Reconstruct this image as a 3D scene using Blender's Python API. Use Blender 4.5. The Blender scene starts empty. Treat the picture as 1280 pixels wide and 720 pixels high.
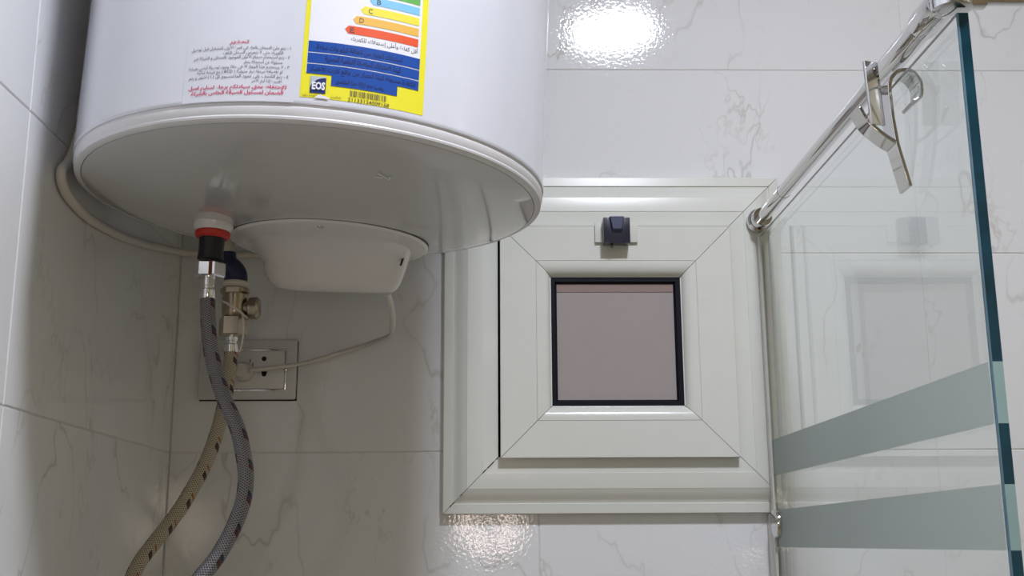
import bpy, bmesh, math, random, unicodedata
from mathutils import Vector, Matrix
random.seed(4)
PI = math.pi
sc = bpy.context.scene
col = sc.collection

# ------------------------------------------------------------------ camera
yaw, pit, rol = 0.02111, 0.21929, -0.00539
fw = Vector((math.sin(yaw)*math.cos(pit), math.cos(yaw)*math.cos(pit), math.sin(pit)))
r0 = Vector((math.cos(yaw), -math.sin(yaw), 0)); u0 = r0.cross(fw)
rr = r0*math.cos(rol) + u0*math.sin(rol); uu = -r0*math.sin(rol) + u0*math.cos(rol)
cam = bpy.data.objects.new('camera', bpy.data.cameras.new('camera')); col.objects.link(cam)
M = Matrix((rr, uu, -fw)).transposed().to_4x4(); M.translation = (0.38785, -1.40981, 1.64058)
cam.matrix_world = M
cam.data.sensor_width = 36; cam.data.lens = 1429.92/1280*36; cam.data.clip_start = 0.02
sc.camera = cam
# ------------------------------------------------------------------ world, exposure
w = bpy.data.worlds.new('world'); sc.world = w; w.use_nodes = True
w.node_tree.nodes['Background'].inputs[0].default_value = (.05, .055, .06, 1)
w.node_tree.nodes['Background'].inputs[1].default_value = 0.2
sc.view_settings.view_transform = 'Standard'; sc.view_settings.look = 'None'
sc.view_settings.gamma = 1; sc.view_settings.use_curve_mapping = False
sc.view_settings.exposure = 0.0
LAMP_POS = (.676, -1.05, 2.80); LAMP_R = .096; LAMP_E = 208.0; LAMP_C = (.88, .905, 1.02)
ADDED_RING_E = 14.0
ROOM_X, ROOM_Y, ROOM_Z = 1.75, -2.4, 2.82

# ------------------------------------------------------------------ material helpers
class NT:
    def __init__(s, name):
        s.m = bpy.data.materials.new(name); s.m.use_nodes = True; s.t = s.m.node_tree; s.b = s.t.nodes['Principled BSDF']
    def n(s, typ, **kw):
        nd = s.t.nodes.new(typ)
        for k, v in kw.items():
            if k.startswith('i_'):
                key = k[2:]; key = int(key) if key.isdigit() else key.replace('_', ' ')
                nd.inputs[key].default_value = v
            else: setattr(nd, k, v)
        return nd
    def l(s, a, b): s.t.links.new(a, b)
    def math(s, op, a, b=None):
        nd = s.n('ShaderNodeMath', operation=op)
        for i, q in enumerate((a, b)):
            if q is None: continue
            if isinstance(q, (int, float)): nd.inputs[i].default_value = q
            else: s.l(q, nd.inputs[i])
        return nd.outputs[0]
    def ramp(s, f, stops):
        nd = s.n('ShaderNodeValToRGB'); e = nd.color_ramp.elements
        while len(e) < len(stops): e.new(.5)
        for k, (p, c) in zip(e, stops): k.position = p; k.color = (*c, 1) if len(c) == 3 else c
        s.l(f, nd.inputs[0]); return nd.outputs[0]
    def mix(s, f, a, b):
        nd = s.n('ShaderNodeMix', data_type='RGBA')
        for i, q in ((0, f), (6, a), (7, b)):
            if isinstance(q, (int, float)): nd.inputs[i].default_value = q
            elif isinstance(q, tuple): nd.inputs[i].default_value = (*q, 1)
            else: s.l(q, nd.inputs[i])
        return nd.outputs[2]
    def bump(s, h, st=.1, dist=.001):
        nd = s.n('ShaderNodeBump'); nd.inputs['Strength'].default_value = st; nd.inputs['Distance'].default_value = dist
        s.l(h, nd.inputs['Height']); s.l(nd.outputs[0], s.b.inputs['Normal'])

def simple(name, c, rough=.5, metal=0., coat=0., bump=None, var=.03, spec=.5):
    k = NT(name); b = k.b
    tc = k.n('ShaderNodeTexCoord'); no = k.n('ShaderNodeTexNoise', i_Scale=35., i_Detail=4.)
    k.l(tc.outputs['Object'], no.inputs['Vector'])
    lo = tuple(max(0, x*(1-var)) for x in c); hi = tuple(min(1, x*(1+var)) for x in c)
    k.l(k.ramp(no.outputs['Fac'], [(.3, lo), (.7, hi)]), b.inputs['Base Color'])
    b.inputs['Roughness'].default_value = rough; b.inputs['Metallic'].default_value = metal
    b.inputs['Coat Weight'].default_value = coat; b.inputs['Coat Roughness'].default_value = .05
    b.inputs['Specular IOR Level'].default_value = spec
    if bump:
        n2 = k.n('ShaderNodeTexNoise', i_Scale=bump[0], i_Detail=2.); k.l(tc.outputs['Object'], n2.inputs['Vector'])
        k.bump(n2.outputs['Fac'], bump[1], bump[2])
    return k.m

def marble():
    k = NT('marble_tile'); b = k.b
    geo = k.n('ShaderNodeNewGeometry'); oi = k.n('ShaderNodeObjectInfo')
    rv = k.n('ShaderNodeVectorMath', operation='SCALE'); cx = k.n('ShaderNodeCombineXYZ')
    k.l(oi.outputs['Random'], cx.inputs[0]); k.l(oi.outputs['Random'], cx.inputs[2])
    k.l(cx.outputs[0], rv.inputs[0]); rv.inputs['Scale'].default_value = 17.
    ad = k.n('ShaderNodeVectorMath', operation='ADD'); k.l(geo.outputs['Position'], ad.inputs[0]); k.l(rv.outputs[0], ad.inputs[1])
    P = ad.outputs[0]
    def vein(scale, width, rough, off):
        mp = k.n('ShaderNodeMapping'); mp.inputs['Location'].default_value = (off, off*.7, 0); mp.inputs['Rotation'].default_value = (.3, .6, .2)
        mp.inputs['Scale'].default_value = (1., 1., .55); k.l(P, mp.inputs[0])
        no = k.n('ShaderNodeTexNoise', i_Scale=scale, i_Detail=5., i_Roughness=rough, i_Distortion=.15); k.l(mp.outputs[0], no.inputs['Vector'])
        d = k.math('ABSOLUTE', k.math('SUBTRACT', no.outputs['Fac'], .5))
        return k.ramp(d, [(0., (1, 1, 1)), (width, (0, 0, 0))])
    def mask(scale, lo, hi, off):
        mp = k.n('ShaderNodeMapping'); mp.inputs['Location'].default_value = (off, 0, off)
        k.l(P, mp.inputs[0])
        no = k.n('ShaderNodeTexNoise', i_Scale=scale, i_Detail=3.); k.l(mp.outputs[0], no.inputs['Vector'])
        return k.ramp(no.outputs['Fac'], [(lo, (0, 0, 0)), (hi, (1, 1, 1))])
    v1 = k.math('MULTIPLY', vein(3.2, .0042, .52, 0.), mask(7., .38, .64, 3.))
    v2 = k.math('MULTIPLY', vein(6.5, .008, .58, 5.), mask(9., .48, .70, 9.))
    cl = k.math('MULTIPLY', vein(3.2, .05, .52, 0.), mask(14., .5, .78, 1.))
    base = k.mix(k.math('MULTIPLY', cl, .28), (.77, .78, .785), (.60, .60, .585))
    c1 = k.mix(k.math('MULTIPLY', v1, .58), base, (.40, .385, .36))
    c2 = k.mix(k.math('MULTIPLY', v2, .6), c1, (.48, .44, .38))
    k.l(c2, b.inputs['Base Color'])
    b.inputs['Roughness'].default_value = .04; b.inputs['IOR'].default_value = 1.5
    n2 = k.n('ShaderNodeTexNoise', i_Scale=230., i_Detail=1.5); k.l(geo.outputs['Position'], n2.inputs['Vector'])
    k.bump(n2.outputs['Fac'], .38, .0003)
    return k.m

def emit(name, c, e):
    k = NT(name); k.b.inputs['Base Color'].default_value = (.8, .8, .8, 1)
    k.b.inputs['Emission Color'].default_value = (*c, 1); k.b.inputs['Emission Strength'].default_value = e
    return k.m

def glass_mat():                       # architectural glass: tinted see-through plus a Fresnel reflection
    k = NT('clear_glass'); k.t.nodes.remove(k.b)
    tr = k.n('ShaderNodeBsdfTransparent'); tr.inputs[0].default_value = (.965, .988, .98, 1)
    gl = k.n('ShaderNodeBsdfGlossy'); gl.inputs['Roughness'].default_value = .012; gl.inputs['Color'].default_value = (1, 1, 1, 1)
    fr = k.n('ShaderNodeFresnel'); geo = k.n('ShaderNodeNewGeometry')      # same index on both faces: the pane is not refracting
    k.l(k.math('SUBTRACT', 1.5, k.math('MULTIPLY', geo.outputs['Backfacing'], 1.5-1/1.5)), fr.inputs[0])
    ms = k.n('ShaderNodeMixShader'); k.l(fr.outputs[0], ms.inputs[0]); k.l(tr.outputs[0], ms.inputs[1]); k.l(gl.outputs[0], ms.inputs[2])
    k.l(ms.outputs[0], k.t.nodes['Material Output'].inputs[0]); return k.m

def frost_mat():
    k = NT('frosted_glass'); k.t.nodes.remove(k.b)
    rf = k.n('ShaderNodeBsdfRefraction', i_Roughness=.75, i_IOR=1.06); rf.inputs[0].default_value = (.90, .95, .95, 1)
    df = k.n('ShaderNodeBsdfDiffuse'); df.inputs[0].default_value = (.74, .80, .78, 1)
    b2 = k.n('ShaderNodeMixShader', i_0=.35); k.l(rf.outputs[0], b2.inputs[1]); k.l(df.outputs[0], b2.inputs[2])
    k.l(b2.outputs[0], k.t.nodes['Material Output'].inputs[0]); return k.m

def braid(name, base, dark, marks, pitch, mark_w):
    k = NT(name); b = k.b; uv = k.n('ShaderNodeUVMap'); sp = k.n('ShaderNodeSeparateXYZ'); k.l(uv.outputs[0], sp.inputs[0])
    U, V = sp.outputs[0], sp.outputs[1]
    s1 = k.math('SINE', k.math('ADD', k.math('MULTIPLY', U, 2*PI*12), k.math('MULTIPLY', V, 2*PI*420)))
    s2 = k.math('SINE', k.math('SUBTRACT', k.math('MULTIPLY', U, 2*PI*12), k.math('MULTIPLY', V, 2*PI*420)))
    h = k.math('MAXIMUM', s1, s2)
    c = k.ramp(h, [(.0, dark), (.9, base)])
    for (colr, sgn, off, wd) in marks:
        ph = k.math('FRACT', k.math('ADD', k.math('ADD', k.math('DIVIDE', V, pitch), k.math('MULTIPLY', U, sgn)), off))
        sel = k.math('MULTIPLY', k.math('LESS_THAN', ph, wd), k.math('LESS_THAN', k.math('FRACT', k.math('ADD', k.math('MULTIPLY', U, 2.), 0.)), .55))
        c = k.mix(k.math('MULTIPLY', sel, k.ramp(h, [(.1, (.5, .5, .5)), (.6, (1, 1, 1))])), c, colr)
    k.l(c, b.inputs['Base Color']); b.inputs['Roughness'].default_value = .42; b.inputs['Metallic'].default_value = .5
    k.bump(h, .6, .0006); return k.m

MT = {}
MT['marble'] = marble()
MT['grout'] = simple('grout', (.74, .73, .70), .8)
MT['plaster'] = simple('plaster', (.70, .69, .66), .8)
MT['warm_floor'] = simple('floor_stone', (.50, .40, .23), .4)
MT['far_wall'] = simple('far_wall_tile', (.60, .53, .37), .25)
MT['door'] = simple('door_paint', (.34, .29, .24), .45)
MT['enamel'] = simple('white_enamel', (.69, .71, .77), .16, coat=.6, var=.01, bump=(420., .06, .0002))
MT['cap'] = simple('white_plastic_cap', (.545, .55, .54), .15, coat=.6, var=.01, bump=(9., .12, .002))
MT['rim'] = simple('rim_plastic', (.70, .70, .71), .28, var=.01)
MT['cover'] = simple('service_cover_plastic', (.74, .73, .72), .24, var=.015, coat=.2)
MT['frame'] = simple('cream_powder_coat', (.70, .715, .66), .20, coat=.25, var=.012)
MT['rubber'] = simple('black_rubber', (.003, .0035, .010), .6, spec=.2)
MT['pane'] = simple('mauve_privacy_glass', (.36, .32, .315), .25, var=.01, coat=.3)
MT['pane_reflection'] = simple('brown_pane_reflection', (.25, .175, .155), .5)
MT['navy'] = simple('navy_plastic', (.006, .008, .028), .3, coat=.4)
MT['navyslope'] = simple('slate_plastic', (.05, .06, .12), .32, coat=.4)
MT['chrome'] = simple('chrome', (.68, .675, .68), .06, 1., var=.01)
MT['nickel'] = simple('nickel_brass', (.36, .30, .225), .28, 1., var=.12, bump=(300., .2, .0004))
MT['steel'] = simple('crimped_steel', (.62, .60, .57), .22, 1., var=.08)
MT['black'] = simple('black_plastic', (.008, .008, .012), .45, var=.2)
MT['blue'] = simple('dark_blue_plastic', (.01, .013, .055), .45, var=.2)
MT['red'] = simple('red_rubber', (.55, .03, .02), .5)
MT['white'] = simple('white_plastic', (.62, .60, .56), .35)
MT['cable'] = simple('white_cable_sheath', (.66, .63, .58), .4)
MT['tape'] = simple('thread_tape', (.60, .56, .48), .6, bump=(90., .5, .001))
MT['plate'] = simple('grey_socket_plastic', (.62, .63, .63), .3, coat=.2)
MT['module'] = simple('socket_module_plastic', (.68, .68, .66), .35)
MT['hole'] = simple('socket_hole', (.004, .004, .004), .7)
MT['rust'] = simple('rust_stain', (.18, .07, .025), .7, .2)
MT['glass'] = glass_mat(); MT['frost'] = frost_mat()
MT['edge'] = simple('green_glass_edge', (.004, .040, .062), .18, coat=.4, var=.3)
MT['edgescatter'] = simple('scatter_lit_glass_edge', (.27, .40, .38), .35, var=.05)
MT['edgeside'] = simple('glass_arris', (.10, .19, .25), .2, var=.1)
MT['edgetop'] = simple('polished_top_edge', (.34, .37, .37), .3, var=.02)
MT['seal'] = simple('clear_vinyl_seal', (.55, .55, .52), .25)
MT['yellow'] = simple('label_yellow', (.83, .77, .03), .35, var=.01)
MT['paper'] = simple('label_white', (.80, .81, .85), .35, var=.01)
MT['lblue'] = simple('label_blue', (.012, .075, .36), .3, var=.02)
MT['ink_navy'] = simple('ink_navy', (.006, .022, .14), .4)
MT['ink'] = simple('ink_grey', (.06, .06, .075), .5)
MT['ink_red'] = simple('ink_crimson', (.62, .02, .10), .5)
MT['ink_brown'] = simple('ink_brown', (.16, .12, .03), .5)
MT['bar_green'] = simple('bar_green', (.12, .42, .08), .4)
MT['bar_blue'] = simple('bar_sky', (.20, .52, .80), .4)
MT['bar_yellow'] = simple('bar_yellow', (.82, .72, .05), .4)
MT['bar_orange'] = simple('bar_orange', (.80, .46, .07), .4)
MT['bar_red'] = simple('bar_red', (.78, .09, .02), .4)
MT['logo_grey'] = simple('logo_grey', (.45, .52, .55), .4)
MT['hose_grey'] = braid('grey_braid', (.34, .33, .34), (.07, .07, .08),
                        [((.10, .02, .02), 1., 0., .15), ((.025, .028, .07), 1., .16, .14)], .0285, .1)
MT['hose_beige'] = braid('beige_braid', (.56, .50, .38), (.20, .17, .11),
                         [((.02, .010, .008), 1.0, 0., .19), ((.36, .10, .015), 1.0, .20, .07)], .030, .1)

# ------------------------------------------------------------------ object helpers
def link(name, me, mat, parent=None, loc=None, smooth=True, ang=35):
    if smooth:
        me.shade_smooth(); me.set_sharp_from_angle(angle=math.radians(ang))
    if mat is not None and not me.materials: me.materials.append(mat)
    o = bpy.data.objects.new(name, me); col.objects.link(o)
    if parent: o.parent = parent
    if loc: o.location = loc
    return o
def mesh_of(bm, name='m'):
    bmesh.ops.recalc_face_normals(bm, faces=bm.faces)
    me = bpy.data.meshes.new(name); bm.to_mesh(me); bm.free(); return me
def obj(name, bm, mat, parent=None, loc=None, smooth=True, ang=35): return link(name, mesh_of(bm, name), mat, parent, loc, smooth, ang)
def thing(name, label, cat, loc=(0, 0, 0), rot=None, group=None):
    o = bpy.data.objects.new(name, None); col.objects.link(o); o.location = loc; o.empty_display_size = .05
    if rot: o.rotation_euler = rot
    o['label'] = label; o['category'] = cat
    if group: o['group'] = group
    return o
def struct(o): o['kind'] = 'structure'; return o
def box(bm, x0, x1, y0, y1, z0, z1, bev=0., seg=2):
    r = bmesh.ops.create_cube(bm, size=1)
    for v in r['verts']:
        v.co = Vector((x0+(v.co.x+.5)*(x1-x0), y0+(v.co.y+.5)*(y1-y0), z0+(v.co.z+.5)*(z1-z0)))
    if bev:
        es = list({e for v in r['verts'] for e in v.link_edges})
        bmesh.ops.bevel(bm, geom=es, offset=bev, segments=seg, affect='EDGES', profile=.6)
def bxo(name, mat, parent, *a, bev=0., seg=2, loc=None):
    bm = bmesh.new(); box(bm, *a, bev=bev, seg=seg); return obj(name, bm, mat, parent, loc)
def lathe(bm, prof, n=64, axis='z', origin=(0, 0, 0), hexa=False):
    O = Vector(origin); rings = []
    for r, h in prof:
        ring = []
        if r < 1e-6: ring = [None]
        for i in range(n if r >= 1e-6 else 1):
            a = 2*PI*i/n
            c, s = r*math.cos(a), r*math.sin(a)
            v = {'z': (c, s, h), 'y': (c, h, s), 'x': (h, c, s)}[axis]
            if r < 1e-6: ring = [bm.verts.new(O+Vector(v))]
            else: ring.append(bm.verts.new(O+Vector(v)))
        rings.append(ring)
    for A, B in zip(rings, rings[1:]):
        m = max(len(A), len(B))
        if m == 1: continue
        for i in range(m):
            a0, a1 = A[i % len(A)], A[(i+1) % len(A)]; b0, b1 = B[i % len(B)], B[(i+1) % len(B)]
            q = [a0, a1, b1, b0]; q = [v for j, v in enumerate(q) if v not in q[:j]]
            if len(q) > 2: bm.faces.new(q)
def lobj(name, mat, parent, prof, n=64, axis='z', origin=(0, 0, 0), ang=35, loc=None):
    bm = bmesh.new(); lathe(bm, prof, n, axis, origin); return obj(name, bm, mat, parent, loc, ang=ang)
def catmull(P, k=8):
    P = [Vector(p) for p in P]; Q = [2*P[0]-P[1]]+P+[2*P[-1]-P[-2]]; out = []
    for i in range(1, len(Q)-2):
        a, b, c, d = Q[i-1:i+3]
        for j in range(k):
            t = j/k; out.append(.5*((2*b)+(c-a)*t+(2*a-5*b+4*c-d)*t*t+(3*b-a-3*c+d)*t**3))
    return out+[P[-1]]
def tube_me(P, r, n=16, k=8, smooth=True, name='tube', flat=1.):
    P = catmull(P, k) if smooth else [Vector(p) for p in P]
    me = bpy.data.meshes.new(name); V = []; F = []; UV = []; L = [0]
    for a, b in zip(P, P[1:]): L.append(L[-1]+(b-a).length)
    t = (P[1]-P[0]).normalized(); nrm = t.orthogonal().normalized()
    for i, p in enumerate(P):
        t2 = ((P[min(i+1, len(P)-1)]-P[max(i-1, 0)])).normalized()
        nrm = (nrm-t2*nrm.dot(t2)).normalized(); bn = t2.cross(nrm)
        for j in range(n):
            a = 2*PI*j/n; V.append(p+nrm*r*math.cos(a)+bn*r*flat*math.sin(a))
    for i in range(len(P)-1):
        for j in range(n):
            j2 = (j+1) % n
            F.append((i*n+j, i*n+j2, (i+1)*n+j2, (i+1)*n+j)); UV.append([(j/n, L[i]), ((j+1)/n, L[i]), ((j+1)/n, L[i+1]), (j/n, L[i+1])])
    F.append(tuple(range(n))[::-1]); UV.append([(0, 0)]*n)
    F.append(tuple((len(P)-1)*n+j for j in range(n))); UV.append([(0, L[-1])]*n)
    me.from_pydata([tuple(v) for v in V], [], F); uv = me.uv_layers.new(name='UVMap')
    for poly, us in zip(me.polygons, UV):
        for li, q in zip(poly.loop_indices, us): uv.data[li].uv = q
    me.update(); return me
def strip(bm, pts, th, y0, y1):
    """sheet-metal strip: x-z profile thickened by th and extruded from y0 to y1"""
    n = len(pts); A = []; B = []
    for i, (x, z) in enumerate(pts):
        a = Vector(pts[max(i-1, 0)]); b = Vector(pts[min(i+1, n-1)]); t = (b-a).normalized(); nm = Vector((-t.y, t.x))*th/2
        A.append((x+nm.x, z+nm.y)); B.append((x-nm.x, z-nm.y))
    loop = A+B[::-1]; m = len(loop)
    v0 = [bm.verts.new((x, y0, z)) for x, z in loop]; v1 = [bm.verts.new((x, y1, z)) for x, z in loop]
    for i in range(m): bm.faces.new((v0[i], v0[(i+1) % m], v1[(i+1) % m], v1[i]))
    for v in (v0, v1):
        for i in range(n-1): bm.faces.new((v[i], v[i+1], v[m-2-i], v[m-1-i]))
def smooth2(pts, k=6): return [(p.x, p.y) for p in catmull([(x, z, 0) for x, z in pts], k)]

# ------------------------------------------------------------------ room
floor = struct(bxo('floor', MT['warm_floor'], None, -.1, ROOM_X+.1, ROOM_Y-.1, .1, -.1, 0))
ceiling = struct(bxo('ceiling', MT['plaster'], None, -.1, ROOM_X+.1, ROOM_Y-.1, .1, ROOM_Z, ROOM_Z+.1))
wall_back = struct(bxo('wall_back', MT['grout'], None, -.1, ROOM_X+.1, .0012, .1, 0, ROOM_Z))
wall_left = struct(bxo('wall_left', MT['grout'], None, -.1, -.0012, ROOM_Y-.1, .0012, 0, ROOM_Z))
wall_right = struct(bxo('wall_right', MT['far_wall'], None, ROOM_X, ROOM_X+.1, ROOM_Y-.1, .0012, 0, ROOM_Z))
wall_front = struct(bxo('wall_front', MT['far_wall'], None, 0, ROOM_X, ROOM_Y-.1, ROOM_Y, 0, ROOM_Z))
tile_cache = {}
def tile_mesh(w, h):
    key = (round(w, 4), round(h, 4))
    if key not in tile_cache:
        g, c, d = .0005, .0011, .009; bm = bmesh.new()
        def ring(ins, y): return [bm.verts.new(q) for q in ((g+ins, y, g+ins), (w-g-ins, y, g+ins), (w-g-ins, y, h-g-ins), (g+ins, y, h-g-ins))]
        a, b, e = ring(0, d), ring(0, .0006), ring(c, 0)
        for p, q in ((a, b), (b, e)):
            for i in range(4): bm.faces.new((p[i], p[(i+1) % 4], q[(i+1) % 4], q[i]))
        bm.faces.new(e)
        me = mesh_of(bm, 'tile'); me.materials.append(MT['marble']); tile_cache[key] = me
    return tile_cache[key]
zs = [i*.25 for i in range(12)]+[ROOM_Z]
for xa, xb in zip([0, .4486, .9412, 1.4338], [.4486, .9412, 1.4338, ROOM_X]):
    for za, zb in zip(zs, zs[1:]):
        o = bpy.data.objects.new('tile', tile_mesh(xb-xa, zb-za)); col.objects.link(o); o.parent = wall_back; o.location = (xa, 0, za)
for ya, yb in zip([0, -.489, -.9816, -1.4742, -1.9668], [-.489, -.9816, -1.4742, -1.9668, ROOM_Y]):
    for za, zb in zip(zs, zs[1:]):
        o = bpy.data.objects.new('tile', tile_mesh(ya-yb, zb-za)); col.objects.link(o); o.parent = wall_left
        o.location = (0, yb, za); o.rotation_euler = (0, 0, PI/2)
# door behind the camera
door = bpy.data.objects.new('door_1', None); col.objects.link(door); struct(door); door.location = (1.0, ROOM_Y, 0)
bxo('door_leaf', MT['door'], door, -.38, .38, .001, .03, .005, 2.0, bev=.002)
for a in ((-.44, -.385, .001, .04, 0, 2.06), (.385, .44, .001, .04, 0, 2.06), (-.385, .385, .001, .04, 2.005, 2.06)): bxo('door_casing', MT['frame'], door, *a, bev=.003)
lobj('door_handle', MT['chrome'], door, [(0, .03), (.02, .03), (.02, .036), (.008, .038), (.008, .07), (.022, .075), (.024, .09), (0, .096)], 24, 'y', (-.32, 0, 1.0))

# ------------------------------------------------------------------ ceiling lamp of the room and an added ring
cl = thing('ceiling_light', 'round flat white ceiling lamp shining above the room', 'lamp', (LAMP_POS[0], LAMP_POS[1], ROOM_Z))
lobj('lamp_rim', MT['white'], cl, [(0, 0), (.13, 0), (.13, -.018), (.126, -.022), (LAMP_R+.001, -.022), (LAMP_R+.001, -.012)], 48)
lobj('diffuser', emit('lamp_diffuser', LAMP_C, LAMP_E), cl, [(LAMP_R, -.013), (LAMP_R, -.0195), (LAMP_R*.9, -.0205), (0, -.021)], 48)
rl = thing('added_reflection_ring', 'unseen glowing ring and stand added to make a round reflection on the tiles', 'lamp', (.39, -1.47, 0))  # added behind the camera, unseen; puts a round pinkish reflection on the tiles
lobj('added_stand_base', MT['black'], rl, [(0, 0), (.14, 0), (.14, .012), (.02, .02), (0, .02)], 32)
lobj('added_stand_pole', MT['black'], rl, [(.008, .015), (.008, 1.621), (0, 1.621)], 12)
lobj('added_ring_housing', MT['black'], rl, [(.040, 0), (.078, 0), (.078, -.02), (.040, -.02), (.040, 0)], 40, 'y', (0, 0, 1.690))
lobj('added_ring_emitter', emit('added_ring_emitter', (1., .80, .70), ADDED_RING_E), rl, [(.042, .0005), (.042, .002), (.076, .002), (.076, .0005), (.042, .0005)], 40, 'y', (0, 0, 1.690))

# ------------------------------------------------------------------ window
win = bpy.data.objects.new('window_1', None); col.objects.link(win); struct(win); win.location = (.5458, 0, 1.75)
def mitre_frame(names, mat, x0, x1, z0, z1, prof, parent, gap=.0004, closed=True, ang=25):
    """four mitred lengths; prof = (inset from the outer edge, stand-off from the wall)"""
    ox, oz = win.location.x, win.location.z
    out = []
    def corner(i, s):
        x = (x0+s) if i in (0, 3) else (x1-s); z = (z0+s) if i in (0, 1) else (z1-s); return x, z
    for side in range(4):
        i, j = side, (side+1) % 4; bm = bmesh.new(); A = []; B = []
        for s, d in prof:
            xa, za = corner(i, s); xb, zb = corner(j, s); dv = Vector((xb-xa, zb-za)).normalized()*gap
            A.append(bm.verts.new((xa+dv.x-ox, -d, za+dv.y))); B.append(bm.verts.new((xb-dv.x-ox, -d, zb-dv.y)))
        n = len(prof)
        for k in range(n if closed else n-1): bm.faces.new((A[k], A[(k+1) % n], B[(k+1) % n], B[k]))
        if closed: bm.faces.new(A); bm.faces.new(B[::-1])
        out.append(obj(names[side % 2], bm, mat, parent, ang=ang))
    return out
outer = [(0, .0005), (0, .0115), (.0008, .0125), (.0118, .0135), (.0124, .0118), (.014, .0124), (.0175, .0148), (.0215, .0174), (.0255, .0194), (.0285, .0204), (.0295, .0212), (.036, .0220), (.048, .0228), (.0485, .0222), (.067, .0222), (.067, .0005)]
mitre_frame(('frame_rail', 'frame_stile'), MT['frame'], .3325, .759, -.0756, .3471, outer, win)
sash = [(0, .0232), (0, .0335), (.0006, .0341), (.0440, .0341), (.0444, .0332), (.0449, .0341), (.0475, .0341), (.052, .0334), (.057, .0308), (.0605, .0270), (.062, .0235), (.0632, .021), (.0632, .0232)]
mitre_frame(('sash_rail', 'sash_stile'), MT['frame'], .4022, .690, -.0105, .2765, sash, win)
gas = [(0, .004), (0, .0225), (.006, .0225), (.0085, .0190), (.0085, .004)]
mitre_frame(('glazing_gasket', 'glazing_gasket'), MT['rubber'], .4642, .627, .0520, .2140, gas, win, gap=0)
mitre_frame(('seal', 'seal'), MT['rubber'], .398, .6935, -.010, .279, [(0, .001), (0, .012), (.008, .012), (.008, .001)], win, gap=0)
bxo('pane', MT['pane'], win, .470-.5458, .621-.5458, -.0175, -.0115, .058, .208)
bxo('painted_reflection_strip', MT['pane_reflection'], win, .471-.5458, .620-.5458, -.0183, -.0176, .1955, .2062)  # dark reflection along the top of the pane, painted as a brown strip
for sx, l in ((.0115, .008), (.0225, .003), (.0500, .006), (.0580, .011), (.0655, .003)):      # filler missing along the lower left mitre
    dd = .0136 if sx < .0125 else .0195 if sx < .03 else .0229
    o = bxo('mitre_chip', MT['black'], win, -l/2, l/2, -.0004, .0004, -.0005, .0005, bev=.0001, loc=(.3325+sx-.5458, -dd, -.0756+sx)); o.rotation_euler = (0, -PI/4, 0)
# latch on the top rail
lt = bxo('latch_plate', MT['frame'], win, .5205-.5458, .5735-.5458, -.0385, -.0341, .2545, .2800, bev=.0006)
bm = bmesh.new(); lx = .5460-.5458
def ring_xz(bm, w0, w1, z0, z1, y): return [bm.verts.new(q) for q in ((lx-w0/2, y, z0), (lx+w0/2, y, z0), (lx+w1/2, y, z1), (lx-w1/2, y, z1))]
box(bm, lx-.0165, lx+.0165, -.0535, -.0385, .2495, .2825, bev=.0012)
lb = obj('latch_body', bm, MT['navy'], win)
bm = bmesh.new()
a = ring_xz(bm, .0130, .0190, .2630, .2820, -.0530); b = ring_xz(bm, .0105, .0165, .2665, .2820, -.0590)
for i in range(4): bm.faces.new((a[i], a[(i+1) % 4], b[(i+1) % 4], b[i]))
bm.faces.new(b); bm.faces.new(a[::-1])
obj('latch_button', bm, MT['navyslope'], lb, smooth=False)
bxo('latch_pin', MT['black'], lb, lx-.0075, lx-.0045, -.050, -.046, .2455, .2500)

# ------------------------------------------------------------------ water heater
HT = thing('water_heater', 'large white cylindrical water heater hanging on the tiled wall', 'water heater', (.226, -.382, 1.965), (0, .038, 0))
R = .2135
lobj('body_shell', MT['enamel'], HT, [(R-.004, .0005), (R-.0006, .0008), (R, .002), (R, .004), (R, .008), (R, .02), (R, .35), (R, .68), (R, .70), (R-.01, .715), (0, .74)], 160)
lobj('rim_ring', MT['rim'], HT, [(R-.006, .0015), (R-.0016, .0006), (R-.0020, -.0008), (R-.0012, -.0018), (R-.0010, -.0045), (R-.0024, -.0085), (R-.0020, -.0096), (R-.0024, -.0112), (R-.0050, -.0128), (R-.008, -.0130), (R-.009, .0015)], 160, ang=30)
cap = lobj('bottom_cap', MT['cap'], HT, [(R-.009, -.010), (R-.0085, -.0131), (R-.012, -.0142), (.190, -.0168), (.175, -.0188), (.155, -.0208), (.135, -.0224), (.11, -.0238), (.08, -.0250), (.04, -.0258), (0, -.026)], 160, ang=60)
# chipped scratches on the cap
for k, (x, y, rz, l) in enumerate([(.075, -.118, .3, .013), (.080, -.112, 1.0, .008), (.071, -.114, -.6, .007)]):
    bm = bmesh.new(); box(bm, -l/2, l/2, -.0007, .0007, -.0003, .0003, bev=.0002)
    o = obj('scratch', bm, MT['paper'], cap, (x, y, -.0234)); o.rotation_euler = (0, 0, rz+.8)
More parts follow.
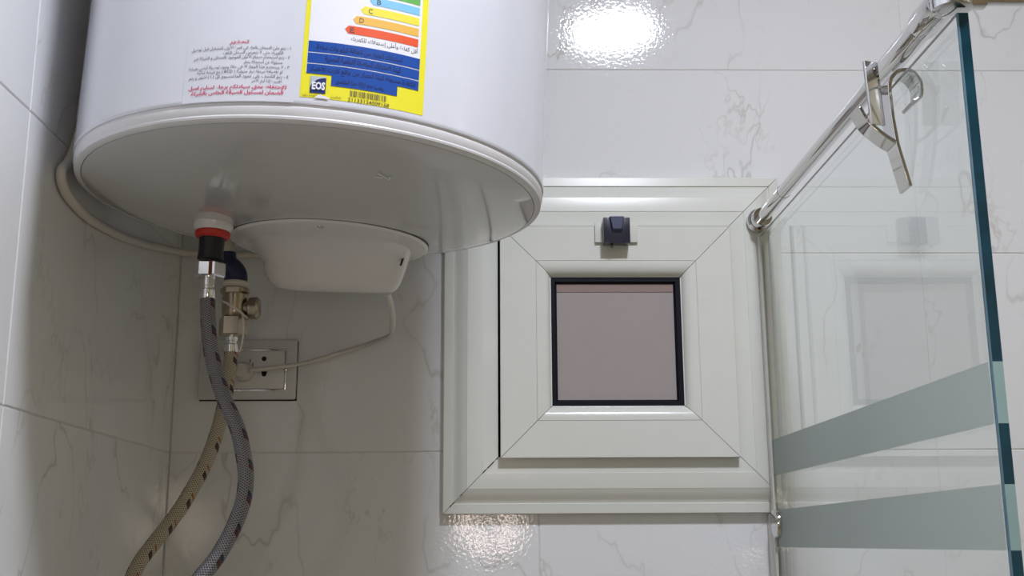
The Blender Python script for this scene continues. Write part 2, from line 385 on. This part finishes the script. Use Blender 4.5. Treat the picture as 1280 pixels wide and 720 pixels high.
# service cover: flush disc with a bulged housing
cy = .112
sv = lobj('service_cover', MT['cover'], HT, [(.1008, -.015), (.1008, -.0272), (.0995, -.0285), (.097, -.0290), (0, -.0290)], 96, ang=40, loc=(0, cy, .0033))
sv.rotation_euler = (.03, 0, 0)
lobj('cover_gap', MT['black'], sv, [(.1014, -.015), (.1014, -.0265), (.1006, -.0265), (.1006, -.015)], 96)
def bulge():
    bm = bmesh.new(); n = 72; rings = []
    # (fraction, height, half extents left/right/front/back, x-shift)
    lv = [(-.0285, -.088, .082, -.046, .088), (-.0300, -.084, .081, -.038, .087), (-.0335, -.080, .0795, -.028, .085), (-.0385, -.076, .0780, -.017, .082), (-.0450, -.071, .0760, -.006, .078), (-.0520, -.072, .0735, .004, .073), (-.0590, -.068, .0710, .013, .067), (-.0645, -.063, .0680, .020, .060), (-.0680, -.056, .0640, .026, .054), (-.0705, -.040, .045, .032, .042)]
    for h, xl, xr, yf, yb in lv:
        cxm, cym = (xl+xr)/2, (yf+yb)/2; a_, b_ = (xr-xl)/2, (yb-yf)/2; ring = []
        for i in range(n):
            t = 2*PI*i/n; c, s = math.cos(t), math.sin(t); e = 2.6
            k = (abs(c)**e+abs(s)**e)**(-1/e); x = cxm+a_*k*c; y = cym+b_*k*s
            # flat slanting facet on the right-hand front
            lim = .088+(h+.029)*.25
            q = x*.80-(y-.03)*.60
            if q > lim: x -= (q-lim)*.80; y += (q-lim)*.60
            ring.append(bm.verts.new((x, y-.004, h)))
        rings.append(ring)
    for A, B in zip(rings, rings[1:]):
        for i in range(n): bm.faces.new((A[i], A[(i+1) % n], B[(i+1) % n], B[i]))
    bm.faces.new(rings[-1]); return bm
obj('cover_housing', bulge(), MT['cover'], sv, ang=42)
lobj('screw', MT['steel'], sv, [(0, -.0304), (.0028, -.0304), (.0034, -.0295), (.0034, -.0285)], 16, origin=(.003, -.084, 0))
lobj('screw', MT['steel'], sv, [(0, -.0705), (.0020, -.0705), (.0024, -.0685)], 12, origin=(.018, .034, 0))
# slot for the cable in the housing's right side
o = bxo('cable_slot', MT['black'], sv, -.0008, .0008, -.0012, .0012, -.009, .009, loc=(.0745, .006, -.0405)); o.rotation_euler = (-.75, .42, .3)
# wall bracket behind the tank (hidden from here but carries it)
for z in (.15, .52): bxo('wall_bracket', MT['white'], HT, -.12, .12, .19, .3815, z, z+.035, bev=.002)
# hot outlet: white collar, red washer, black nipple
hx, hy = .1195-.226+.0015, -.33+.382
sl = -.024
lobj('outlet_collar', MT['cover'], HT, [(0.0, sl+.004), (.0195, sl+.004), (.0190, sl-.004), (.0165, sl-.0075), (0, sl-.0075)], 40, origin=(hx, hy, 0))
lobj('red_washer', MT['red'], HT, [(0, sl-.0070), (.0155, sl-.0070), (.0170, sl-.009), (.0165, sl-.0125), (.014, sl-.0145), (0, sl-.0145)], 40, origin=(hx, hy, 0))
lobj('black_nipple', MT['black'], HT, [(0, sl-.0140), (.0122, sl-.0140), (.0118, sl-.026), (.0124, sl-.0355), (0, sl-.0355)], 32, origin=(hx, hy, 0))
# warranty stickers: curved patches
def patch(bm, u0, u1, h0, h1, lift, n=None):
    n = n or max(1, int((u1-u0)/.003)); P = []
    for i in range(n+1):
        a = (u0+(u1-u0)*i/n)/R-PI/2; q = (R+lift)
        P.append((bm.verts.new((q*math.cos(a), q*math.sin(a), h0)), bm.verts.new((q*math.cos(a), q*math.sin(a), h1))))
    for A, B in zip(P, P[1:]): bm.faces.new((A[0], B[0], B[1], A[1]))
def poly_patch(bm, pts, lift):
    vs = [bm.verts.new(((R+lift)*math.cos(u/R-PI/2), (R+lift)*math.sin(u/R-PI/2), h)) for u, h in pts]; bm.faces.new(vs)
# Arabic shaping with presentation forms
FORMS = {}
for cp in range(0xFE70, 0xFEFF):
    d = unicodedata.decomposition(chr(cp)).split()
    if len(d) >= 2 and d[0] in ('<isolated>', '<initial>', '<medial>', '<final>'):
        FORMS.setdefault(''.join(chr(int(x, 16)) for x in d[1:]), {})[d[0][1:-1]] = chr(cp)
def shape(s):
    units = []; i = 0
    while i < len(s):
        if s[i:i+2] in FORMS and s[i] == '\u0644': units.append(s[i:i+2]); i += 2
        else: units.append(s[i]); i += 1
    out = []
    for k, u in enumerate(units):
        f = FORMS.get(u)
        if not f: out.append(u); continue
        prev = FORMS.get(units[k-1]) if k else None; nxt = FORMS.get(units[k+1]) if k+1 < len(units) else None
        jp = bool(prev and 'initial' in prev and 'final' in f); jn = bool(nxt and 'initial' in f and 'final' in nxt)
        key = 'medial' if jp and jn else 'final' if jp else 'initial' if jn else 'isolated'
        out.append(f.get(key, f.get('isolated', u)))
    # right to left, but Latin words and numerals keep their own order
    words = ''.join(out).split(' ')[::-1]; res = []
    for wd in words:
        res.append(wd if all(ord(c) < 128 for c in wd) and wd not in '()' else {'(': ')', ')': '('}.get(wd, wd[::-1]))
    return ' '.join(res)
def text_pts(s, bold=0.):
    c = bpy.data.curves.new('t', 'FONT'); c.body = s; c.resolution_u = 2; c.offset = bold
    o = bpy.data.objects.new('t', c); col.objects.link(o); bpy.context.view_layer.update()
    dg = bpy.context.evaluated_depsgraph_get(); me = bpy.data.meshes.new_from_object(o.evaluated_get(dg))
    V = [(v.co.x, v.co.y) for v in me.vertices]; F = [tuple(p.vertices) for p in me.polygons]
    bpy.data.objects.remove(o); bpy.data.curves.remove(c); bpy.data.meshes.remove(me); return V, F
def put_text(bm, s, uc0, uc1, h, size, lift, bold=0., slope=0.):
    """text stretched between uc0 and uc1 on the cylinder, baseline h, cap size"""
    V, F = text_pts(s, bold)
    if not V: return
    x0 = min(v[0] for v in V); x1 = max(v[0] for v in V); k = (uc1-uc0)/(x1-x0)
    vs = []
    for x, y in V:
        u = uc0+(x-x0)*k; a = u/R-PI/2; q = R+lift
        vs.append(bm.verts.new((q*math.cos(a), q*math.sin(a), h+y*size+slope*(u-uc0))))
    for f in F:
        try: bm.faces.new([vs[i] for i in f])
        except ValueError: pass
def print_obj(name, bm, mat, parent, ang=35):
    me = bpy.data.meshes.new(name); bm.to_mesh(me); bm.free(); return link(name, me, mat, parent, smooth=False)
bm = bmesh.new(); patch(bm, .0190, .1160, .0062, .150, .0002); el = print_obj('energy_label', bm, MT['yellow'], HT)
el['label'] = 'yellow energy rating sticker with coloured arrow bars and blue text blocks'
bm = bmesh.new(); patch(bm, .0225, .1108, .0262, .146, .0004); print_obj('white_panel', bm, MT['paper'], el)
for tip, z0, z1, m in ((.0493, .0615, .0682, 'bar_red'), (.0550, .0705, .0772, 'bar_orange'), (.0606, .0795, .0862, 'bar_yellow'), (.0672, .0885, .0950, 'bar_blue'), (.0740, .0970, .1036, 'bar_green'), (.0800, .1060, .1126, 'bar_green')):
    bm = bmesh.new(); zc = (z0+z1)/2
    poly_patch(bm, [(tip, zc), (tip+.0028, z0), (tip+.0028, z1)], .0006); patch(bm, tip+.0028, .1085, z0, z1, .0006)
    print_obj('rating_bar', bm, MT[m], el)
bm = bmesh.new()
for a in ((.0229, .1108, .0432, .0522), (.0229, .1108, .0342, .0424), (.0229, .1108, .0256, .0334), (.0418, .0932, .0172, .0262)): patch(bm, *a, .0006)
print_obj('blue_block', bm, MT['lblue'], el)
bm = bmesh.new()
put_text(bm, shape('استهلاك الجهاز من الطاقة كيلو وات ساعة'), .029, .096, .0458, .0055, .0008, .02)
put_text(bm, shape('قيمة الاستهلاك للمواصفة القياسية المصرية'), .036, .095, .0368, .0058, .0008, .03)
put_text(bm, shape('الكفاءة مسجلة لهذا الجهاز من واقع كارت الاختبار'), .025, .108, .0280, .0050, .0008, .02)
put_text(bm, shape('يجب عدم ازالة هذا الملصق'), .045, .082, .0198, .0048, .0008, .02)
print_obj('blue_block_lettering', bm, MT['ink_navy'], el)
bm = bmesh.new()
put_text(bm, shape('أقل كفاءة وأعلى إستهلاك للكهرباء'), .0545, .1085, .0562, .0046, .0006, .0)
print_obj('caption', bm, MT['ink'], el)
bm = bmesh.new()
for s, u, h in (('E', .0532, .0627), ('D', .0600, .0718), ('C', .0665, .0808), ('B', .0728, .0896), ('A', .0800, .0982)): put_text(bm, s, u, u+.0034, h, .0058, .0008, .0)
print_obj('rating_letters', bm, MT['ink'], el)
bm = bmesh.new(); random.seed(7); u = .0566
while u < .0848:
    wd = random.choice((.00035, .0006, .0009)); patch(bm, u, u+wd, .0106, .0155, .0006, 1); u += wd+random.choice((.0004, .0006, .0008))
put_text(bm, '21133124009168', .0552, .0874, .0066, .0042, .0006, .01)
print_obj('barcode', bm, MT['ink_brown'], el)
bm = bmesh.new(); put_text(bm, shape('هيئة المواصفات والجودة'), .0205, .0335, .0072, .0030, .0006); put_text(bm, shape('رقم التسجيل'), .0420, .0500, .0076, .0030, .0006)
print_obj('small_lettering', bm, MT['ink_brown'], el)
bm = bmesh.new(); patch(bm, .0262, .0380, .0100, .0236, .0006); lg = print_obj('emblem', bm, MT['lblue'], el); lg.data.materials[0] = MT['ink_navy']
bm = bmesh.new(); K = 10
poly_patch(bm, [(.0263, .0235), (.0263, .0150)]+[(.0380-(.0117)*math.cos(t*PI/2/K)*1.0, .0130+.0095*math.sin(t*PI/2/K)) for t in range(0, K+1)]+[(.0379, .0235)], .0009)
print_obj('emblem_arc', bm, MT['logo_grey'], el)
bm = bmesh.new(); put_text(bm, 'EOS', .0277, .0375, .0130, .0082, .0012, .045); print_obj('emblem_lettering', bm, MT['paper'], el)
bm = bmesh.new(); poly_patch(bm, [(.0300, .0060), (.0325, .0085), (.0350, .0092), (.0365, .0078), (.0385, .0082), (.0420, .0060)], .0010); print_obj('torn_corner', bm, MT['paper'], el)
# warning label: clear film, grey and crimson lettering
bm = bmesh.new(); patch(bm, -.0735, .0148, .0012, .0565, .0002); wl = print_obj('warning_label', bm, MT['enamel'], HT)
wl['label'] = 'clear sticker printed with grey and crimson Arabic text'
bm = bmesh.new()
L = [('\u0661 - يتم ملئ السخان بالماء في المرة الأولى للتشغيل قبل توصيل', -.0691, .0098, .0434), ('الكهرباء حتى لا يتعرض السخان للتلف', -.0423, .0043, .0394),
     ('\u0662 - يتم استخدام صمام الأمان الموجود بالسخان و الشركة غير', -.0668, .0098, .0358), ('مسئولة عن استبداله بنظر', -.0255, .0043, .0316),
     ('\u0663 - لا يستخدم هذا الجهاز الا في حالة وجود توصيلة أرضي بفيشة', -.0700, .0100, .0278), ('او باضافة نبيطة تيار متبقية ( RCD ) مع فيشة ثنائية', -.0625, .0049, .0240),
     ('\u0664 - يتم الكشف على عمود الماغنسيوم كل ( \u0661 ) اشهر و يتم', -.0690, .0100, .0202), ('تغييره إذا لزم الأمر', -.0180, .0049, .0164)]
for s, a, b, h in L: put_text(bm, shape(s), a, b, h, .0036, .0006, .0)
print_obj('grey_lettering', bm, MT['ink'], wl)
bm = bmesh.new()
put_text(bm, shape('تحذير'), -.0380, -.0224, .0482, .0040, .0006, .015)
print_obj('title_lettering', bm, MT['ink_red'], wl); bm = bmesh.new()
put_text(bm, shape('للإحتفاظ بحق سيادتكم برجاء تسليم اصل'), -.0687, .0088, .0116, .0040, .0006, .022)
print_obj('crimson_lettering', bm, MT['ink_red'], wl); bm = bmesh.new()
put_text(bm, shape('الضمان لمسئول الصيانة الخاص بالشركة'), -.0660, .0067, .0070, .0040, .0006, .022)
print_obj('crimson_lettering', bm, MT['ink_red'], wl)

# ------------------------------------------------------------------ hoses and valve
def nut_prof(bm, r, z0, z1, origin, c=.0012):
    lathe(bm, [(0, z0), (r-c*1.5, z0), (r, z0+c), (r, z1-c), (r-c*1.5, z1), (0, z1)], 6, 'z', origin)
h1 = thing('braided_hose', 'slim grey braided steel hose with red and blue flecks below the red washer', 'hose', (.118, -.330, 1.873), group=None)
def rel(P, o): return [tuple(Vector(p)-o.location) for p in P]
bm = bmesh.new(); nut_prof(bm, .0150, 0.0185, .0330, (.001, 0, 0)); o = obj('hex_nut', bm, MT['chrome'], h1, smooth=False)
bxo('rust_stain', MT['rust'], o, .0030, .0062, -.0137, -.0125, .0190, .0325)
lobj('ferrule', MT['chrome'], h1, [(0, .0195), (.0066, .0195), (.0068, .0105), (.0060, .0095), (.0060, .0075), (.0074, .0065), (.0076, -.002), (.0070, -.003), (0, -.003)], 24)
hot = [(.118, -.330, 1.873), (.120, -.332, 1.854), (.124, -.335, 1.826), (.132, -.340, 1.799), (.144, -.350, 1.771), (.159, -.360, 1.744), (.167, -.365, 1.718), (.171, -.370, 1.697), (.170, -.375, 1.676), (.164, -.380, 1.655), (.154, -.385, 1.633), (.141, -.390, 1.614), (.118, -.392, 1.585), (.086, -.392, 1.563), (.050, -.392, 1.555)]
link('braid', tube_me(rel(hot, h1), .0072, 20, 8), MT['hose_grey'], h1)
lobj('end_nut', MT['chrome'], h1, [(0, -.012), (.0095, -.012), (.0095, .010), (.007, .012), (0, .012)], 6, 'x', tuple(Vector((.046, -.392, 1.5547))-h1.location))
h2 = thing('braided_hose', 'beige braided hose with dark orange flecks below the nickel safety valve', 'hose', (.123, -.240, 1.836))
lobj('ferrule', MT['chrome'], h2, [(0, .0155), (.0066, .0155), (.0066, .0095), (.0056, .0085), (.0056, .0065), (.0072, .0055), (.0074, -.002), (.0066, -.003), (0, -.003)], 24)
cold = [(.123, -.240, 1.836), (.122, -.240, 1.817), (.121, -.242, 1.797), (.119, -.245, 1.776), (.114, -.250, 1.747), (.106, -.255, 1.719), (.096, -.260, 1.695), (.083, -.265, 1.670), (.068, -.275, 1.645), (.055, -.285, 1.622), (.046, -.292, 1.590), (.045, -.296, 1.555), (.048, -.298, 1.530)]
link('braid', tube_me(rel(cold, h2), .0072, 20, 8), MT['hose_beige'], h2)
for o in (h1, h2): pass
for nm, y, z, lab in (('angle_valve', -.392, 1.5547, 'chrome angle valve on the left wall feeding the grey hose'), ('angle_valve', -.298, 1.515, 'chrome angle valve on the left wall feeding the beige hose')):
    v = thing(nm, lab, 'valve', (0, y, z))
    lobj('flange', MT['chrome'], v, [(0, .0005), (.024, .0005), (.022, .006), (.012, .009), (0, .009)], 24, 'x')
    lobj('valve_body', MT['chrome'], v, [(0, .008), (.0095, .008), (.0095, .040), (0, .040)] if y < -.3 else [(0, .008), (.0095, .008), (.0095, .056), (.006, .06), (0, .06)], 20, 'x')
    lobj('valve_handle', MT['chrome'], v, [(0, -.045), (.016, -.043), (.016, -.03), (.006, -.026), (.006, -.008), (0, -.008)], 20, 'y', (.024, 0, 0))

SV = thing('safety_valve', 'nickel safety valve with dark blue elbow and white tie behind the black nipple', 'valve', (.124, -.240, 1.852))
# elbow out of the tank, slanting right
link('elbow', tube_me([(-.013, 0, .086), (-.011, 0, .076), (-.003, 0, .068), (0, 0, .062), (0, 0, .055)], .0120, 24, 4), MT['blue'], SV)
link('thread_tape', tube_me([(-.014, 0, .098), (-.0135, 0, .082)], .0112, 20, 1, smooth=False), MT['tape'], SV)
lobj('tape_collar', MT['tape'], SV, [(0, .0560), (.0128, .0560), (.0140, .0540), (.0130, .0520), (.0138, .0500), (.0125, .0485), (0, .0485)], 24)
lobj('valve_body', MT['nickel'], SV, [(0, .0495), (.0130, .0495), (.0150, .0480), (.0152, .0440), (.0132, .0420), (.0128, .0230), (.0120, .0190), (.0105, .0175), (0, .0175)], 32)
bxo('rating_mark', MT['tape'], SV, -.006, .007, -.0155, -.0135, .0425, .0475, bev=.0004)
bm = bmesh.new(); nut_prof(bm, .0148, -.0015, .0185, (0, 0, 0)); obj('hex_nut', bm, MT['nickel'], SV, smooth=False)
lobj('relief_spout', MT['nickel'], SV, [(0, .008), (.0075, .008), (.0075, .014), (.0112, .0155), (.0118, .0235), (.0095, .026), (.004, .026), (0, .024)], 24, 'x', (0, 0, .028))
P = [(math.cos(a)*.0138, math.sin(a)*.0138, .026-.0045*math.cos(a-.2)*2) for a in [PI+i*2*PI/20 for i in range(20)]]; P = P+[P[0]]
link('cable_tie', tube_me(P, .0013, 8, 3, flat=.6), MT['white'], SV)
link('tie_tail', tube_me([(.0105, -.009, .020), (.0125, -.012, .012), (.0128, -.011, -.002), (.0105, -.008, -.014), (.0085, -.006, -.019)], .0012, 8, 6, flat=.6), MT['white'], SV)

# ------------------------------------------------------------------ socket, plug, cords
SK = thing('wall_socket', 'grey rectangular wall socket plate with chrome trim under the heater', 'socket', (.0912, 0, 1.851))
bxo('face_plate', MT['plate'], SK, -.060, .060, -.0088, -.0003, -.0372, .0372, bev=.0035, seg=3)
bxo('plate_shadow_gap', MT['black'], SK, -.0585, .0605, -.0012, -.0002, -.0385, .036)
bm = bmesh.new()
for a in ((-.0400, .0480, .0228, .0245), (-.0400, .0480, -.0270, -.0253), (-.0400, -.0385, -.0255, .0230), (.0465, .0480, -.0255, .0230)):
    box(bm, a[0], a[1], -.0108, -.0080, a[2], a[3], bev=.0004)
obj('chrome_trim', bm, MT['chrome'], SK)
md = bxo('socket_module', MT['module'], SK, -.0378, .0458, -.0104, -.0085, -.0246, .0221, bev=.0006)
bxo('module_joint', MT['hole'], md, -.0172, -.0166, -.0106, -.010, -.0245, .022)
bm = bmesh.new()
lathe(bm, [(0, -.0106), (.0030, -.0106), (.0030, -.010), (0, -.010)], 16, 'y', (.0205, 0, .0125))
lathe(bm, [(0, -.0106), (.0030, -.0106), (.0030, -.010), (0, -.010)], 16, 'y', (.0212, 0, -.0065))
box(bm, .0176, .0248, -.0106, -.010, -.0052, -.0032)
obj('pin_hole', bm, MT['hole'], md)
bm = bmesh.new()
for a in ((.0030, .0040, .0080, .0120), (-.0010, 0, .0030, .0075), (.0065, .0075, .0030, .0075)): box(bm, a[0], a[1], -.0106, -.010, a[2], a[3])
obj('pin_slot', bm, MT['hole'], md)
lobj('trim_button', MT['chrome'], SK, [(0, -.0125), (.002, -.012), (.0022, -.0105), (0, -.0105)], 12, 'y', (.0472, 0, -.0005))
PC = thing('power_cord', 'white power cord from the heater cover to the wall socket', 'cord', (.100, -.0110, 1.850))
pl = lobj('plug', MT['white'], PC, [(0, -.0005), (.0120, -.0005), (.0125, -.004), (.0115, -.012), (.0080, -.020), (0, -.021)], 28, 'y', (-.012, 0, -.003))
cord = [(.281, -.220, 1.900), (.2815, -.175, 1.893), (.2795, -.135, 1.884), (.273, -.085, 1.880), (.251, -.030, 1.882), (.219, -.010, 1.875), (.161, -.016, 1.857), (.121, -.030, 1.849), (.100, -.030, 1.847)]
link('cable', tube_me(rel(cord, PC), .0034, 12, 8, flat=.75), MT['cable'], PC)
CB = thing('white_cable', 'thick white cable looping along the left wall behind the heater', 'cable', (.012, -.40, 1.99))
cb = [(.0055, -.355, 2.09), (.0055, -.372, 2.05), (.0055, -.392, 2.012), (.0055, -.4084, 1.9838), (.0055, -.424, 1.969), (.0055, -.4209, 1.9584), (.0055, -.401, 1.9503), (.0055, -.3487, 1.9464), (.0055, -.2578, 1.9537), (.0055, -.1614, 1.9688), (.0055, -.076, 1.9853), (.0075, -.022, 1.996), (.0201, -.0065, 1.998), (.0652, -.0065, 1.9969), (.12, -.0065, 1.998)]
link('cable_sheath', tube_me(rel(cb, CB), .0046, 14, 8), MT['cable'], CB)

# ------------------------------------------------------------------ shower screen
GX, GT = .730, .008
GS = thing('shower_screen', 'clear glass shower screen with two frosted bands and green edge', 'shower screen', (GX, 0, 0))
yn, yf, zt = -.6455, -.0245, 2.0165
bm = bmesh.new(); box(bm, 0, GT, yn+.0012, yf, .03, zt, bev=0); obj('glass_pane', bm, MT['glass'], GS, smooth=False)
zb = [.03, 1.634, 1.677, 1.7175, 1.7595, zt]
for k, (a, b) in enumerate(zip(zb, zb[1:])):
    e = bxo('glass_edge', MT['edgescatter'] if k in (1, 3) else MT['edge'], GS, .0009, GT, yn, yn+.0010, a, b)  # paler pieces have light scattered by the frosted bands put into their colour
    if k in (1, 3): e['label'] = 'glass edge coloured paler for light scattered by a frosted band'
bxo('edge_arris', MT['edgeside'], GS, -.0003, .0009, yn, yn+.0022, .03, zt)
bxo('top_arris', MT['edgetop'], GS, -.0003, .0010, yn+.003, yf, zt-.0012, zt+.0002)
for z0, z1 in ((1.634, 1.677), (1.7175, 1.7595)): bxo('frosted_band', MT['frost'], GS, -.0012, -.0004, yn+.0022, yf, z0, z1)
bxo('wall_seal', MT['seal'], GS, -.0045, -.0014, -.0345, -.0236, .03, zt-.002, bev=.0008)
bxo('wall_seal', MT['seal'], GS, GT+.0014, GT+.0045, -.0345, -.0236, .03, zt-.002, bev=.0008)
bxo('wall_channel', MT['seal'], GS, -.0045, GT+.0045, -.0236, -.0005, .03, 1.6735, bev=.0008)
lobj('glass_clip', MT['chrome'], GS, [(0, -.0075), (.0135, -.0075), (.0165, -.0060), (.0172, -.0035), (.0172, -.0013), (0, -.0013)], 32, 'x', (0, -.0420, 1.6615))
# stabiliser bar above the glass
SB = thing('support_bar', 'chrome support bar running along the top of the glass screen', 'bar', (.729, 0, 2.035))
lobj('wall_flange', MT['chrome'], SB, [(0, -.0236), (.0150, -.0236), (.0160, -.0275), (.0150, -.0315), (.0125, -.0330), (.0125, -.0460), (.0115, -.0480), (0, -.0480)], 40, 'y')
lobj('set_screw', MT['black'], SB, [(0, -.0138), (.002, -.0138), (.002, -.012)], 10, 'z', (-.003, -.0385, 0))
lobj('inner_tube', MT['chrome'], SB, [(0, -.045), (.0078, -.045), (.0078, -.60), (0, -.60)], 40, 'y')
lobj('joint_ring', MT['chrome'], SB, [(.0078, -.150), (.0083, -.1505), (.0083, -.1515), (.0078, -.152)], 40, 'y')
lobj('outer_tube', MT['chrome'], SB, [(0, -.4740), (.0095, -.4740), (.0100, -.4750), (.0100, -.632), (0, -.632)], 40, 'y')
lobj('end_sleeve', MT['chrome'], SB, [(0, -.585), (.0115, -.585), (.0125, -.587), (.0125, -.625), (0, -.625)], 40, 'y')
lobj('corner_joint', MT['chrome'], SB, [(0, .0165), (.0105, .0165), (.0145, .0135), (.0150, 0), (.0145, -.0135), (.0105, -.0155), (0, -.0155)], 40, 'z', (0, -.640, 0))
lobj('cross_sleeve', MT['chrome'], SB, [(0, .0125), (.0125, .0125), (.0125, .024), (.0095, .0245), (0, .0245)], 40, 'x', (0, -.640, 0))
cbr = thing('cross_bar', 'short chrome bar crossing from the screen corner to the right', 'bar', (.7535, -.640, 2.035))
lobj('tube', MT['chrome'], cbr, [(0, .0005), (.0095, .0005), (.0095, .9960), (0, .9960)], 40, 'x')
lobj('wall_flange', MT['chrome'], cbr, [(0, .980), (.018, .980), (.018, .9960), (0, .9960)], 40, 'x')

# ------------------------------------------------------------------ hook hanging over the screen
HK = thing('towel_hook', 'forked chrome hook hanging over the glass and support bar', 'hook', (.725, -.52, 2.0))
ya, yb = -.0095, .0125
A = [(.7303, 1.9214), (.7227, 1.9569)]+smooth2([(.7205, 1.9800), (.7197, 2.0040), (.7215, 2.0140), (.7262, 2.0200), (.7320, 2.0222), (.7392, 2.0213), (.7440, 2.0160), (.7462, 2.0093), (.7450, 1.9990), (.7368, 1.9924)], 6)
B = smooth2([(.6935, 1.9895), (.6990, 1.9785), (.7053, 1.9715), (.7140, 1.9640), (.7215, 1.9590)], 5)
bm = bmesh.new(); box(bm, -.0075, .0070, -.0015, .0015, -.0275, .0275, bev=.0007)
co = obj('clip_plate', bm, MT['chrome'], HK, (-.0185, -.0085, .0015)); co.rotation_euler = (0, -.06, .45)
bxo('clip_bridge', MT['chrome'], HK, -.014, -.003, -.0085, .0065, .006, .0088, bev=.0008)
for nm, pts in (('hanger_strip', A), ('fork_tongue', B)):
    bm = bmesh.new(); strip(bm, [(x-.725, z-2.0) for x, z in pts], .0032, ya, yb)
    me = mesh_of(bm, nm); o = link(nm, me, MT['chrome'], HK, ang=40)
    md_ = o.modifiers.new('b', 'BEVEL'); md_.width = .0005; md_.segments = 2; md_.limit_method = 'ANGLE'; md_.angle_limit = math.radians(50)
